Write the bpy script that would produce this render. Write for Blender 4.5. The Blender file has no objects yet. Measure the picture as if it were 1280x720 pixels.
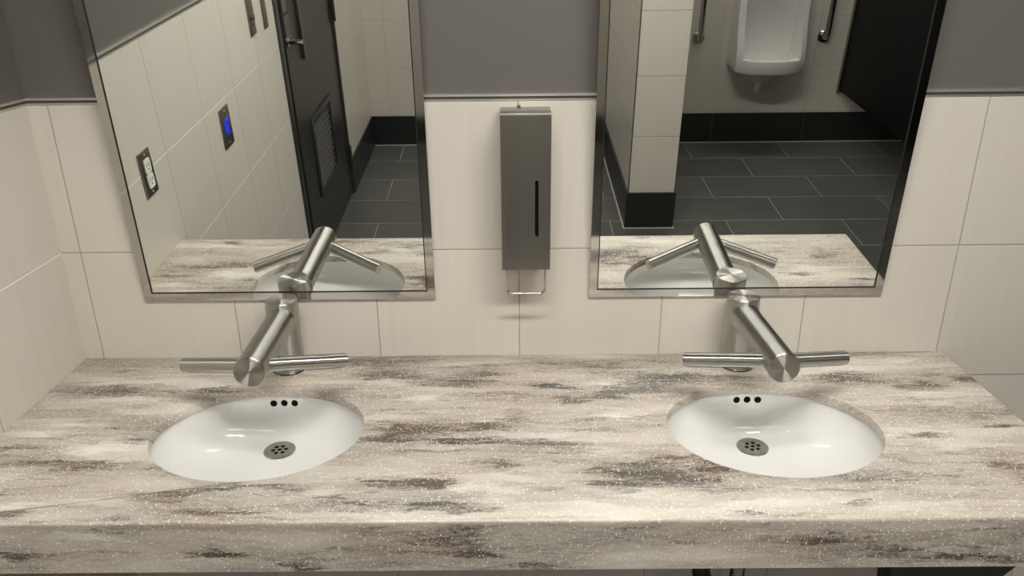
import bpy, bmesh, math, random
from mathutils import Vector, Matrix
random.seed(4)
S = bpy.context.scene
COL = S.collection
Z0 = 0.86            # countertop height; the mirror wall is the plane y = 0, the room lies at negative y
TILE = 0.3048

# ------------------------------------------------------------------ materials
class NT:
    """small helper for writing shader node trees"""
    def __init__(s, name):
        s.m = bpy.data.materials.new(name); s.m.use_nodes = True
        s.t = s.m.node_tree; s.t.nodes.clear()
        s.out = s.t.nodes.new('ShaderNodeOutputMaterial')
        s.b = s.t.nodes.new('ShaderNodeBsdfPrincipled')
        s.t.links.new(s.b.outputs[0], s.out.inputs[0])
    def n(s, typ, **kw):
        n = s.t.nodes.new(typ)
        for k, v in kw.items(): setattr(n, k, v)
        return n
    def set(s, sock, v):
        if hasattr(v, 'links') or isinstance(v, bpy.types.NodeSocket): s.t.links.new(v, sock)
        else: sock.default_value = v
    def math(s, op, a, b=None, c=None, clamp=False):
        n = s.n('ShaderNodeMath', operation=op, use_clamp=clamp)
        s.set(n.inputs[0], a)
        if b is not None: s.set(n.inputs[1], b)
        if c is not None: s.set(n.inputs[2], c)
        return n.outputs[0]
    def mapr(s, v, a, b, c=0.0, d=1.0, smooth=True):
        n = s.n('ShaderNodeMapRange', interpolation_type='SMOOTHSTEP' if smooth else 'LINEAR')
        for i, x in enumerate((v, a, b, c, d)): s.set(n.inputs[i], x)
        return n.outputs[0]
    def mix(s, f, a, b):
        n = s.n('ShaderNodeMix', data_type='RGBA')
        s.set(n.inputs[0], f); s.set(n.inputs[6], a); s.set(n.inputs[7], b)
        return n.outputs[2]
    def coord(s):
        return s.n('ShaderNodeTexCoord').outputs['Object']
    def sep(s, v):
        n = s.n('ShaderNodeSeparateXYZ'); s.set(n.inputs[0], v); return n.outputs
    def comb(s, x, y, z=0.0):
        n = s.n('ShaderNodeCombineXYZ')
        for i, q in enumerate((x, y, z)): s.set(n.inputs[i], q)
        return n.outputs[0]
    def noise(s, v, scale, detail=3.0, rough=0.55):
        n = s.n('ShaderNodeTexNoise'); s.set(n.inputs['Vector'], v)
        n.inputs['Scale'].default_value = scale; n.inputs['Detail'].default_value = detail
        n.inputs['Roughness'].default_value = rough
        return n.outputs[0]
    def scale(s, v, xyz):
        n = s.n('ShaderNodeVectorMath', operation='MULTIPLY'); s.set(n.inputs[0], v); n.inputs[1].default_value = xyz
        return n.outputs[0]
    def bump(s, h, strength, dist):
        n = s.n('ShaderNodeBump'); n.inputs['Strength'].default_value = strength
        n.inputs['Distance'].default_value = dist; s.set(n.inputs['Height'], h)
        s.set(s.b.inputs['Normal'], n.outputs[0])

def rgb(r, g, b): return (r, g, b, 1.0)
def plain(name, col, rough=0.5, metal=0.0, spec=0.5, emit=None, es=0.0, coat=0.0, alpha_t=0.0):
    k = NT(name); b = k.b
    b.inputs['Base Color'].default_value = rgb(*col); b.inputs['Roughness'].default_value = rough
    b.inputs['Metallic'].default_value = metal; b.inputs['Specular IOR Level'].default_value = spec
    b.inputs['Coat Weight'].default_value = coat; b.inputs['Transmission Weight'].default_value = alpha_t
    if emit:
        b.inputs['Emission Color'].default_value = rgb(*emit); b.inputs['Emission Strength'].default_value = es
    return k.m

def tile_mat(name, axis, u0, v0, pu, pv, gw, tcol, gcol, rough, half=False, vary=0.04, bump=0.5, grain=None, vaxis='z', gcol_lit=None):
    k = NT(name); co = k.coord(); xyz = k.sep(co)
    U = xyz['xyz'.index(axis)]; V = xyz['xyz'.index(vaxis)]
    v = k.math('DIVIDE', k.math('SUBTRACT', V, v0), pv)
    row = k.math('FLOOR', v)
    u = k.math('DIVIDE', k.math('SUBTRACT', U, u0), pu)
    if half:
        u = k.math('ADD', u, k.math('MULTIPLY', k.math('FLOORED_MODULO', row, 2.0), 0.5))
    colu = k.math('FLOOR', u)
    fu = k.math('SUBTRACT', u, colu); fv = k.math('SUBTRACT', v, row)
    du = k.math('MULTIPLY', k.math('MINIMUM', fu, k.math('SUBTRACT', 1.0, fu)), pu)
    dv = k.math('MULTIPLY', k.math('MINIMUM', fv, k.math('SUBTRACT', 1.0, fv)), pv)
    d = k.math('MINIMUM', du, dv)
    g = k.mapr(d, gw * 0.35, gw * 0.65)              # 0 in the joint, 1 on the tile
    w = k.n('ShaderNodeTexWhiteNoise', noise_dimensions='2D'); k.set(w.inputs['Vector'], k.comb(colu, row))
    val = k.math('ADD', 1.0 - vary * 0.5, k.math('MULTIPLY', w.outputs['Value'], vary))
    sc = {'x': (3, 1, 60), 'y': (1, 3, 60)}[axis] if vaxis == 'z' else (5, 14, 1)
    ns = k.noise(k.scale(co, (60, 60, 3) if vaxis == 'z' else (5, 20, 1)), 1.0, 4.0, 0.6)
    val = k.math('MULTIPLY', val, k.mapr(ns, 0.25, 0.75, 1 - (grain or 0.03), 1 + (grain or 0.03), False))
    hv = k.n('ShaderNodeHueSaturation'); hv.inputs['Color'].default_value = rgb(*tcol); k.set(hv.inputs['Value'], val)
    k.set(k.b.inputs['Base Color'], k.mix(g, k.mix(k.math('LESS_THAN', dv, du), rgb(*gcol), rgb(*(gcol_lit or gcol))), hv.outputs[0]))
    k.set(k.b.inputs['Roughness'], k.mapr(g, 0, 1, 0.85, rough, False))
    k.bump(k.math('ADD', k.mapr(d, gw * 0.3, gw * 0.5 + 0.0016), k.math('MULTIPLY', ns, 0.03)), bump, 0.0016)
    return k.m

WALLT = (0.62, 0.585, 0.53); GROUT = (0.36, 0.33, 0.29)
V0 = Z0 + 0.2445
M = {}
M['tile_x'] = tile_mat('cream_tile_back', 'x', 0.0, V0, TILE, TILE, 0.0022, WALLT, GROUT, 0.38)
M['tile_y'] = tile_mat('cream_tile_side', 'y', -0.605, V0, TILE, TILE, 0.0022, WALLT, GROUT, 0.38, gcol_lit=(0.95, 0.94, 0.90))  # near-white horizontal joints paint in the light caught by the tile edges
M['tile_far'] = tile_mat('cream_tile_far', 'x', 0.095, V0 + 0.02, TILE, TILE, 0.0025, WALLT, (0.47, 0.435, 0.385), 0.38)
M['tile_wing'] = tile_mat('cream_tile_wing', 'y', -2.51, V0 + 0.012, 0.61, TILE, 0.003, WALLT, GROUT, 0.38)
FL = (0.085, 0.086, 0.081); FG = (0.36, 0.355, 0.33)
M['floor'] = tile_mat('charcoal_floor_tile', 'x', 2.057, -3.655, 0.63, TILE, 0.0034, FL, FG, 0.36, half=True, vary=0.25, bump=0.35, grain=0.12, vaxis='y')
M['base_x'] = tile_mat('black_base_tile_far', 'x', 2.235, 0.5, 0.61, 2.0, 0.003, (0.017, 0.018, 0.018), (0.12, 0.12, 0.11), 0.33, vary=0.2, bump=0.3)
M['base_y'] = tile_mat('black_base_tile_side', 'y', -3.58, 0.5, 0.63, 2.0, 0.003, (0.017, 0.018, 0.018), (0.10, 0.10, 0.09), 0.33, vary=0.2, bump=0.3)
M['caulk'] = plain('pale_caulk', (0.42, 0.40, 0.36), 0.6)

def paint(name, col, rough):
    k = NT(name); co = k.coord()
    ns = k.noise(co, 220.0, 2.0)
    k.b.inputs['Base Color'].default_value = rgb(*col); k.b.inputs['Roughness'].default_value = rough
    k.bump(ns, 0.12, 0.001)
    return k.m
M['paint'] = paint('dark_grey_wall_paint', (0.125, 0.117, 0.108), 0.42)
M['ceil'] = paint('white_ceiling_paint', (0.75, 0.73, 0.69), 0.9)

def steel(name, col, rough, axis=None, amt=0.25, aniso=0.0, radial=False, streak=0.12):
    """brushed stainless steel; axis = direction of the brush lines"""
    k = NT(name); b = k.b
    b.inputs['Metallic'].default_value = 1.0
    co = k.coord()
    sc = {None: (60, 60, 60), 'x': (3, 900, 900), 'y': (900, 3, 900), 'z': (900, 900, 3)}[axis]
    ns = k.noise(k.scale(co, sc), 1.0, 2.0)
    hv = k.n('ShaderNodeHueSaturation'); hv.inputs['Color'].default_value = rgb(*col)
    k.set(hv.inputs['Value'], k.mapr(ns, 0.2, 0.8, 1 - streak, 1 + streak, False))
    k.set(b.inputs['Base Color'], hv.outputs[0])
    k.set(b.inputs['Roughness'], k.mapr(ns, 0.2, 0.8, rough * (1 - amt), rough * (1 + amt), False))
    if aniso:
        b.inputs['Anisotropic'].default_value = aniso
        if radial:                                        # turned disc: fine grooves run round the centre
            t = k.n('ShaderNodeTangent', direction_type='RADIAL', axis='Z'); k.set(b.inputs['Tangent'], t.outputs[0])
            b.inputs['Anisotropic Rotation'].default_value = 0.25
        else:                                             # tube: grooves run round the local z axis
            t = k.n('ShaderNodeVectorTransform', vector_type='VECTOR', convert_from='OBJECT', convert_to='WORLD')
            t.inputs[0].default_value = (0, 0, 1); k.set(b.inputs['Tangent'], t.outputs[0])
    return k.m
M['steel'] = steel('brushed_stainless_steel', (0.50, 0.49, 0.468), 0.30, None, 0.08, aniso=1.0, streak=0.03)
M['steel_plain'] = steel('plain_stainless_steel', (0.50, 0.487, 0.463), 0.2, None)
M['steel_cap'] = steel('turned_stainless_steel', (0.56, 0.535, 0.50), 0.36, None, 0.08, aniso=1.0, radial=True, streak=0.03)
M['steel_frame'] = steel('polished_frame_steel', (0.56, 0.545, 0.52), 0.06, None, 0.15, streak=0.02)
M['steel_box'] = steel('vertical_brushed_steel', (0.33, 0.32, 0.295), 0.34, 'z', 0.2, streak=0.06)
M['steel_plate'] = steel('wall_plate_steel', (0.30, 0.29, 0.265), 0.34, 'z')
M['chrome'] = plain('chrome', (0.62, 0.61, 0.59), 0.10, 1.0)
M['trim'] = plain('satin_aluminium', (0.80, 0.775, 0.73), 0.45, 1.0)
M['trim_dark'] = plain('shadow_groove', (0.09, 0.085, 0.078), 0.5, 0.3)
M['mirror'] = plain('mirror_silver', (0.88, 0.895, 0.865), 0.004, 1.0)
M['lip_shade'] = plain('painted_lip_shade', (0.012, 0.012, 0.012), 0.5)
M['china'] = plain('white_vitreous_china', (0.75, 0.75, 0.735), 0.05, 0.0, 0.7)
M['hole'] = plain('dark_hole', (0.006, 0.006, 0.006), 0.8, 0, 0.1)
M['white_plastic'] = plain('white_plastic', (0.80, 0.79, 0.76), 0.35)
M['black_metal'] = plain('black_painted_metal', (0.030, 0.0295, 0.028), 0.34)
M['slat'] = plain('grey_painted_slats', (0.045, 0.044, 0.042), 0.4)
M['black_satin'] = plain('black_partition_laminate', (0.006, 0.0063, 0.0066), 0.55, spec=0.15)
M['iron'] = plain('dark_grey_painted_steel', (0.05, 0.048, 0.045), 0.5)
M['blue_lit'] = plain('blue_lit_display', (0.01, 0.03, 0.3), 0.3, emit=(0.01, 0.05, 1.0), es=0.75)
M['navy'] = plain('dark_blue_display_marks', (0.0, 0.0, 0.03), 0.3)
M['clear_plastic'] = plain('frosted_plastic', (0.62, 0.60, 0.54), 0.35)
M['lamp_fill'] = plain('added_fill_diffuser', (0.9, 0.9, 0.9), 0.5, emit=(0.99, 0.958, 0.88), es=10.0)  # glow of the two added fill panels by the opposite wall
M['lamp'] = plain('lit_diffuser', (0.9, 0.9, 0.9), 0.5, emit=(0.99, 0.958, 0.88), es=73.0)

# streaks of the counter, in unrolled counter coordinates (x along the wall, v = y on top and on down the apron)
DARK = [ (.113, -.157, .073, .019, .7), (.293, -.15, .057, .016, .6), (.009, -.145, .066, .026, .35), (.218, -.336, .029, .016, .5), (.088, -.397, .084, .017, .6), (.137, -.424, .055, .012, .7), (.185, -.405, .055, .014, .5), (.0, -.354, .036, .008, .6), (.413, -.476, .053, .015, .9), (.327, -.502, .052, .016, .5), (.435, -.54, .063, .01, .6), (.123, -.542, .038, .008, .6), (.648, -.088, .067, .021, .6), (.784, -.121, .066, .017, .8), (.838, -.088, .05, .021, .6), (.599, -.032, .104, .019, .4), (.715, -.303, .066, .032, .8), (.789, -.342, .05, .013, .9), (.831, -.297, .059, .027, .5), (.678, -.327, .044, .021, .6), (.735, -.467, .053, .013, 1.0), (.775, -.472, .02, .013, .8), (.669, -.46, .053, .013, .5), (.519, -.477, .066, .015, .7), (.621, -.502, .032, .01, .5), (.787, -.526, .076, .024, .5), (.632, -.518, .063, .012, .4), (.99, -.145, .049, .013, .6), (.907, -.256, .03, .017, .6), (1.008, -.2, .039, .018, .5), (1.219, -.115, .115, .024, .8), (1.161, -.158, .072, .019, .8), (1.087, -.179, .04, .013, .6), (1.118, -.439, .08, .031, .7), (1.152, -.432, .034, .018, .8), (1.072, -.478, .039, .017, .6), (1.191, -.4, .055, .007, .7), (1.174, -.466, .059, .022, .4), (.872, -.415, .034, .014, .5), (.975, -.355, .043, .015, .5), (.871, -.343, .086, .015, .5), (1.001, -.047, .137, .022, .35), (1.576, -.104, .066, .017, .7), (1.727, -.154, .048, .019, .7), (1.825, -.129, .019, .017, .9), (1.24, -.427, .034, .018, .8), (1.443, -.526, .025, .01, .6), (1.634, -.336, .057, .01, .5), (1.563, -.41, .034, .009, .5), (1.736, -.44, .033, .027, .6), (1.797, -.308, .036, .008, .5), (1.621, -.129, .065, .013, .4), (.124, -.625, .05, .016, .7), (.437, -.623, .031, .008, .8), (.571, -.649, .025, .008, .9), (.799, -.592, .049, .018, .7), (.848, -.623, .037, .012, .5), (.935, -.646, .05, .006, .6), (1.379, -.605, .049, .012, .7), (1.385, -.644, .05, .008, .4), (1.494, -.629, .075, .016, .4), (.688, -.588, .074, .012, .3), (1.633, -.638, .062, .013, .4) ]
PALE = [ (.027, -.31, .089, .011, .9), (.156, -.363, .071, .013, .7), (.058, -.116, .058, .017, .6), (.077, -.277, .06, .011, .6), (.099, -.518, .051, .01, .6), (.725, -.186, .048, .016, .7), (.857, -.272, .052, .014, .7), (.831, -.475, .046, .025, .7), (.88, -.488, .026, .041, .5), (1.1, -.261, .06, .017, .7), (1.064, -.381, .07, .029, .5), (1.087, -.133, .049, .017, .5), (.914, -.45, .08, .033, .5), (1.376, -.488, .077, .013, .4), (1.614, -.21, .093, .015, .3), (1.666, -.377, .055, .02, .3), (.232, -.505, .064, .012, .5), (.245, -.587, .049, .015, .5), (1.208, -.627, .044, .012, .6), (1.55, -.63, .05, .012, .4) ]

def counter_mat():
    k = NT('streaked_solid_surface'); co = k.coord(); x, y, z = k.sep(co)[0:3]
    v = k.math('ADD', y, k.math('SUBTRACT', z, Z0))
    p0 = k.comb(x, v, 0.0)
    # warp, so that blotches get the feathered look of poured stone
    wn = k.n('ShaderNodeTexNoise'); k.set(wn.inputs['Vector'], k.scale(p0, (9, 46, 1)))
    wn.inputs['Scale'].default_value = 1.0; wn.inputs['Detail'].default_value = 7.0; wn.inputs['Roughness'].default_value = 0.72
    wv = k.n('ShaderNodeVectorMath', operation='SUBTRACT'); k.set(wv.inputs[0], wn.outputs['Color']); wv.inputs[1].default_value = (0.5, 0.5, 0.5)
    ws = k.scale(wv.outputs[0], (0.20, 0.060, 0.0))
    wa = k.n('ShaderNodeVectorMath', operation='ADD'); k.set(wa.inputs[0], p0); k.set(wa.inputs[1], ws)
    p = wa.outputs[0]
    def blobs(L, sx, sy, p):
        tot = None; q = p
        for i, (bx, bv, a, b, w) in enumerate(L):
            a *= sx; b = b * sy
            if i and i % 8 == 0:                       # evaluated in batches: keeps the shader stack small
                vm = k.n('ShaderNodeVectorMath', operation='MULTIPLY_ADD'); k.set(vm.inputs[0], tot)
                vm.inputs[1].default_value = (1e-7, 1e-7, 0); k.set(vm.inputs[2], p); q = vm.outputs[0]
            mp = k.n('ShaderNodeVectorMath', operation='MULTIPLY_ADD'); k.set(mp.inputs[0], q)
            mp.inputs[1].default_value = (1 / a, 1 / b, 0); mp.inputs[2].default_value = (-bx / a, -bv / b, 0)
            gr = k.n('ShaderNodeTexGradient', gradient_type='QUADRATIC_SPHERE'); k.set(gr.inputs[0], mp.outputs[0])
            t = k.n('ShaderNodeMath', operation='MULTIPLY_ADD'); k.set(t.inputs[0], gr.outputs['Fac']); t.inputs[1].default_value = w * 1.9
            if tot is not None: k.set(t.inputs[2], tot)
            else: t.inputs[2].default_value = 0.0
            tot = t.outputs[0]
        return tot
    dark = blobs(DARK, 1.9, 1.9, p)
    vm = k.n('ShaderNodeVectorMath', operation='MULTIPLY_ADD'); k.set(vm.inputs[0], dark)
    vm.inputs[1].default_value = (1e-7, 1e-7, 0); k.set(vm.inputs[2], p)
    pale = blobs(PALE, 1.7, 1.7, vm.outputs[0])
    f1 = k.noise(k.scale(p, (5, 60, 1)), 1.0, 6.0, 0.7)       # fine streaks
    f2 = k.noise(k.scale(p, (2.2, 14, 1)), 1.0, 5.0, 0.62)    # broad bands
    f4 = k.noise(k.scale(p, (16, 190, 1)), 1.0, 4.0, 0.7)     # hair-fine streaks
    f3 = k.noise(k.scale(p0, (150, 260, 1)), 1.0, 3.0, 0.75)  # mottled grain
    dk = k.math('MULTIPLY', dark, k.mapr(f1, 0.30, 0.62, 0.20, 1.45))
    dk = k.math('ADD', dk, k.mapr(f2, 0.42, 0.72, 0.0, 0.42))           # broad tan bands
    dk = k.math('ADD', dk, k.mapr(f1, 0.48, 0.72, 0.0, 0.55))           # fine streaks
    pl = k.math('ADD', k.math('MULTIPLY', pale, k.mapr(f1, 0.62, 0.35, 0.4, 1.2)), k.mapr(f2, 0.50, 0.30, 0.0, 0.7))
    dk = k.math('SUBTRACT', dk, k.math('MULTIPLY', pl, 0.35))
    dk = k.math('MULTIPLY', dk, k.mapr(f4, 0.34, 0.62, 0.25, 1.6, False))
    dk = k.math('ADD', dk, k.mapr(f4, 0.50, 0.72, 0.0, 0.25))
    dk = k.math('MULTIPLY', dk, k.mapr(f3, 0.34, 0.66, 0.55, 1.45, False))
    hue = k.noise(k.scale(p, (3, 9, 1)), 1.0, 2.0)
    base = k.mix(k.math('MINIMUM', pl, 1.0), rgb(0.53, 0.485, 0.43), rgb(0.73, 0.70, 0.65))
    base = k.mix(k.mapr(hue, 0.4, 0.65), base, k.mix(0.35, base, rgb(0.43, 0.35, 0.29)))
    darkc = k.mix(k.mapr(hue, 0.4, 0.6), rgb(0.088, 0.080, 0.068), rgb(0.115, 0.082, 0.062))
    c = k.mix(k.mapr(dk, 0.0, 1.0, 0.0, 1.0, False), base, darkc)
    # quartz specks
    def specks(scale, r0, r1, keep):
        vo = k.n('ShaderNodeTexVoronoi'); k.set(vo.inputs['Vector'], co); vo.inputs['Scale'].default_value = scale
        wn2 = k.sep(vo.outputs['Color'])
        return k.math('MULTIPLY', k.mapr(vo.outputs['Distance'], r0, r1, 1.0, 0.0), k.mapr(wn2[0], keep, keep + 0.02, 0.0, 1.0))
    s1 = specks(170.0, 0.24, 0.34, 0.76); s2 = specks(300.0, 0.27, 0.40, 0.62)
    sp = k.math('MAXIMUM', s1, k.math('MULTIPLY', s2, 0.75))
    c = k.mix(k.math('MULTIPLY', sp, 0.70), c, rgb(0.86, 0.83, 0.77))
    k.set(k.b.inputs['Base Color'], c)
    k.b.inputs['Roughness'].default_value = 0.36
    k.bump(k.math('ADD', f3, sp), 0.06, 0.001)
    return k.m
M['counter'] = counter_mat()

# ------------------------------------------------------------------ mesh helpers
def box(bm, x0, x1, y0, y1, z0, z1, bev=0.0, seg=2):
    vs = [bm.verts.new((x, y, z)) for x in (x0, x1) for y in (y0, y1) for z in (z0, z1)]
    F = [(0, 1, 3, 2), (4, 6, 7, 5), (0, 4, 5, 1), (2, 3, 7, 6), (0, 2, 6, 4), (1, 5, 7, 3)]
    fs = [bm.faces.new([vs[i] for i in f]) for f in F]
    if bev:
        es = list({e for f in fs for e in f.edges})
        bmesh.ops.bevel(bm, geom=es, offset=bev, segments=seg, profile=0.5, affect='EDGES')
    return vs
def frame_axes(d):
    d = Vector(d).normalized(); a = Vector((0, 0, 1)) if abs(d.z) < 0.9 else Vector((1, 0, 0))
    u = d.cross(a).normalized(); return d, u, d.cross(u).normalized()
def tube(bm, pts, r, n=20, caps=True, radii=None):
    pts = [Vector(p) for p in pts]; rings = []
    u = None
    for i, p in enumerate(pts):
        if i == 0: d = pts[1] - pts[0]
        elif i == len(pts) - 1: d = pts[-1] - pts[-2]
        else: d = (pts[i + 1] - p).normalized() + (p - pts[i - 1]).normalized()
        d.normalize()
        if u is None: _, u, v = frame_axes(d)
        else:
            u = (u - d * u.dot(d)).normalized(); v = d.cross(u)
        rr = radii[i] if radii else r
        rings.append([bm.verts.new(p + (u * math.cos(2 * math.pi * j / n) + v * math.sin(2 * math.pi * j / n)) * rr) for j in range(n)])
    for a, b in zip(rings, rings[1:]):
        for j in range(n):
            bm.faces.new((a[j], a[(j + 1) % n], b[(j + 1) % n], b[j]))
    if caps:
        bm.faces.new(rings[0][::-1]); bm.faces.new(rings[-1])
    return rings
def arc(c, u, v, r, a0, a1, n=8):
    c, u, v = Vector(c), Vector(u), Vector(v)
    return [c + (u * math.cos(a0 + (a1 - a0) * i / n) + v * math.sin(a0 + (a1 - a0) * i / n)) * r for i in range(n + 1)]
def lathe(bm, prof, n=40, c=(0, 0, 0), close_ends=True):
    """revolve (r, z) pairs about z"""
    rings = []
    for r, z in prof:
        if r < 1e-6: rings.append([bm.verts.new((c[0], c[1], c[2] + z))])
        else: rings.append([bm.verts.new((c[0] + r * math.cos(2 * math.pi * j / n), c[1] + r * math.sin(2 * math.pi * j / n), c[2] + z)) for j in range(n)])
    for a, b in zip(rings, rings[1:]):
        for j in range(n):
            k = (j + 1) % n
            if len(a) == 1 and len(b) == 1: continue
            if len(a) == 1: bm.faces.new((a[0], b[k], b[j]))
            elif len(b) == 1: bm.faces.new((a[j], a[k], b[0]))
            else: bm.faces.new((a[j], a[k], b[k], b[j]))
def loft(bm, rings, cap0=True, cap1=True):
    R = [[bm.verts.new(p) for p in r] for r in rings]
    n = len(R[0])
    for a, b in zip(R, R[1:]):
        for j in range(n):
            bm.faces.new((a[j], a[(j + 1) % n], b[(j + 1) % n], b[j]))
    if cap0: bm.faces.new(R[0][::-1])
    if cap1: bm.faces.new(R[-1])
    return R
def prism(bm, poly, vec):
    a = [bm.verts.new(p) for p in poly]; b = [bm.verts.new(Vector(p) + Vector(vec)) for p in poly]
    n = len(a)
    bm.faces.new(a); bm.faces.new(b[::-1])
    for j in range(n): bm.faces.new((a[j], b[j], b[(j + 1) % n], a[(j + 1) % n]))
def plate(bm, outer, holes, vec):
    """flat plate with holes (loops of coplanar points), thickened along vec"""
    edges = []
    for loop in [outer] + holes:
        vs = [bm.verts.new(p) for p in loop]
        edges += [bm.edges.new((vs[i], vs[(i + 1) % len(vs)])) for i in range(len(vs))]
    res = bmesh.ops.triangle_fill(bm, edges=edges, use_beauty=True)
    fs = [f for f in res['geom'] if isinstance(f, bmesh.types.BMFace)]
    ext = bmesh.ops.extrude_face_region(bm, geom=fs, use_keep_orig=True)
    bmesh.ops.translate(bm, verts=[g for g in ext['geom'] if isinstance(g, bmesh.types.BMVert)], vec=vec)
    return fs
def ell(cx, cy, a, b, z, n=96):
    return [(cx + a * math.cos(2 * math.pi * i / n), cy + b * math.sin(2 * math.pi * i / n), z) for i in range(n)]

def obj(name, bm, mat, parent=None, loc=(0, 0, 0), rot=None, smooth=35, bevel=None):
    bmesh.ops.recalc_face_normals(bm, faces=bm.faces)
    me = bpy.data.meshes.new(name); bm.to_mesh(me); bm.free()
    if smooth:
        me.shade_smooth(); me.set_sharp_from_angle(angle=math.radians(smooth))
    me.materials.append(M[mat] if isinstance(mat, str) else mat)
    o = bpy.data.objects.new(name, me); COL.objects.link(o)
    o.location = loc
    if rot is not None: o.rotation_euler = rot
    if parent: o.parent = parent
    if bevel:
        b = o.modifiers.new('edge_round', 'BEVEL'); b.width = bevel; b.segments = 3; b.limit_method = 'ANGLE'; b.angle_limit = math.radians(50)
    return o
def tag(o, label=None, cat=None, group=None, kind=None):
    if label: o['label'] = label
    if cat: o['category'] = cat
    if group: o['group'] = group
    if kind: o['kind'] = kind
    return o
def thing(name, label, cat, loc, rotz=0.0, group=None, kind=None):
    o = bpy.data.objects.new(name, None); COL.objects.link(o)
    o.location = loc; o.rotation_euler = (0, 0, rotz); o.empty_display_size = 0.05
    return tag(o, label, cat, group, kind)
def copy_tree(o, parent=None):
    c = o.copy(); COL.objects.link(c)
    if parent: c.parent = parent
    for ch in list(o.children): copy_tree(ch, c)
    return c
def struct(name, bm, mat, label, cat='wall', smooth=None):
    return tag(obj(name, bm, mat, smooth=smooth), label, cat, kind='structure')
def B(*boxes, bev=0.0):
    bm = bmesh.new()
    for b in boxes: box(bm, *b, bev=bev)
    return bm
# ------------------------------------------------------------------ the room
XL, XR = -0.04, 4.70          # side walls
YF = -3.655                   # wall opposite the mirrors
H = 2.62                      # ceiling
ZT = Z0 + 0.549               # top of the tiling
ZP = Z0 + 0.561               # start of the grey paint
DY0, DY1, DH = -2.865, -1.805, 2.10    # door opening incl. frame in the left wall
struct('floor', B((XL - 0.1, XR, YF, 0.0, -0.05, 0.0)), 'floor', 'charcoal floor of long tiles in running bond with pale joints', 'floor')
struct('ceiling', B((XL - 0.1, XR, YF, 0.0, H, H + 0.06)), 'ceil', 'plain white ceiling over the washroom', 'ceiling')
struct('wall_back', B((XL - 0.1, XR, 0.0, 0.10, 0.0, ZT)), 'tile_x', 'cream square-tiled wall behind the vanity counter')
struct('wall_back_upper', B((XL - 0.1, XR, 0.004, 0.10, ZT, H)), 'paint', 'dark grey painted upper wall above the tiles and behind the mirrors')
struct('wall_left', B((XL - 0.1, XL, DY1, 0.0, 0.0, ZT), (XL - 0.1, XL, YF, DY0, 0.0, ZT)), 'tile_y', 'cream tiled side wall on the left that meets the counter end')
struct('wall_left_upper', B((XL - 0.1, XL - 0.004, DY1, 0.0, ZT, H), (XL - 0.1, XL - 0.004, YF, DY0, ZT, H), (XL - 0.1, XL - 0.004, DY0, DY1, DH, H)), 'paint', 'dark grey painted upper part of the left side wall')
struct('wall_far', B((XL - 0.1, XR, YF - 0.10, YF, 0.0, ZT)), 'tile_far', 'cream tiled wall with the urinal, seen in the mirrors')
struct('wall_far_upper', B((XL - 0.1, XR, YF - 0.10, YF - 0.004, ZT, H)), 'paint', 'dark grey painted upper part of the wall above the urinal')
struct('wall_right', B((XR, XR + 0.1, YF - 0.1, 0.10, 0.0, H)), 'tile_y', 'cream tiled side wall at the far right end of the washroom')
WX0, WX1, WY = 1.503, 1.742, -2.357
struct('wall_wing', B((WX0, WX1, YF, WY, 0.0, H)), 'tile_wing', 'narrow cream tiled wing wall standing beside the urinal in the right mirror')
# metal edge trims above the tiles: bright lip, dark groove, thin bright lip
def trim_run(name, a, b, n, label):
    """a, b: ends on the wall plane; n: unit vector into the room"""
    a, b, n = Vector((*a, 0)), Vector((*b, 0)), Vector((*n, 0))
    root = tag(thing(name, label, 'trim', (0, 0, 0)), kind='structure')
    def strip(nm, mat, d0, d1, z0, z1):
        bm = bmesh.new(); prism(bm, [tuple(p + Vector((0, 0, z))) for p, z in ((a - n * d0, z0), (a + n * d1, z0), (a + n * d1, z1), (a - n * d0, z1))], b - a)
        obj(nm, bm, mat, root, smooth=None)
    strip('upper_lip', 'trim', 0.004, 0.003, ZT + 0.0082, ZP)
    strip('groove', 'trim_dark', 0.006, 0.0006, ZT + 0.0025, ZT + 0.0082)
    strip('lower_lip', 'trim', 0.004, 0.0016, ZT, ZT + 0.0025)
trim_run('trim_1', (XL, 0), (XR, 0), (0, -1), 'satin metal edge strip between back wall tiles and grey paint')
trim_run('trim_2', (XL, 0), (XL, DY1), (1, 0), 'satin metal edge strip along the left wall above the outlet plates')
trim_run('trim_3', (XL, DY0), (XL, YF), (1, 0), 'satin metal edge strip on the left wall beyond the black door')
trim_run('trim_4', (XL, YF), (WX0, YF), (0, 1), 'satin metal edge strip on the opposite wall in the corridor')
trim_run('trim_5', (WX1, YF), (XR, YF), (0, 1), 'satin metal edge strip on the opposite wall above the urinal')
bm = B((WX0 - 0.0025, WX0 + 0.003, WY - 0.003, WY + 0.0025, 0.205, H))
struct('trim_6', bm, 'trim_dark', 'dark metal corner strip on the wing wall edge', 'trim')
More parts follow.
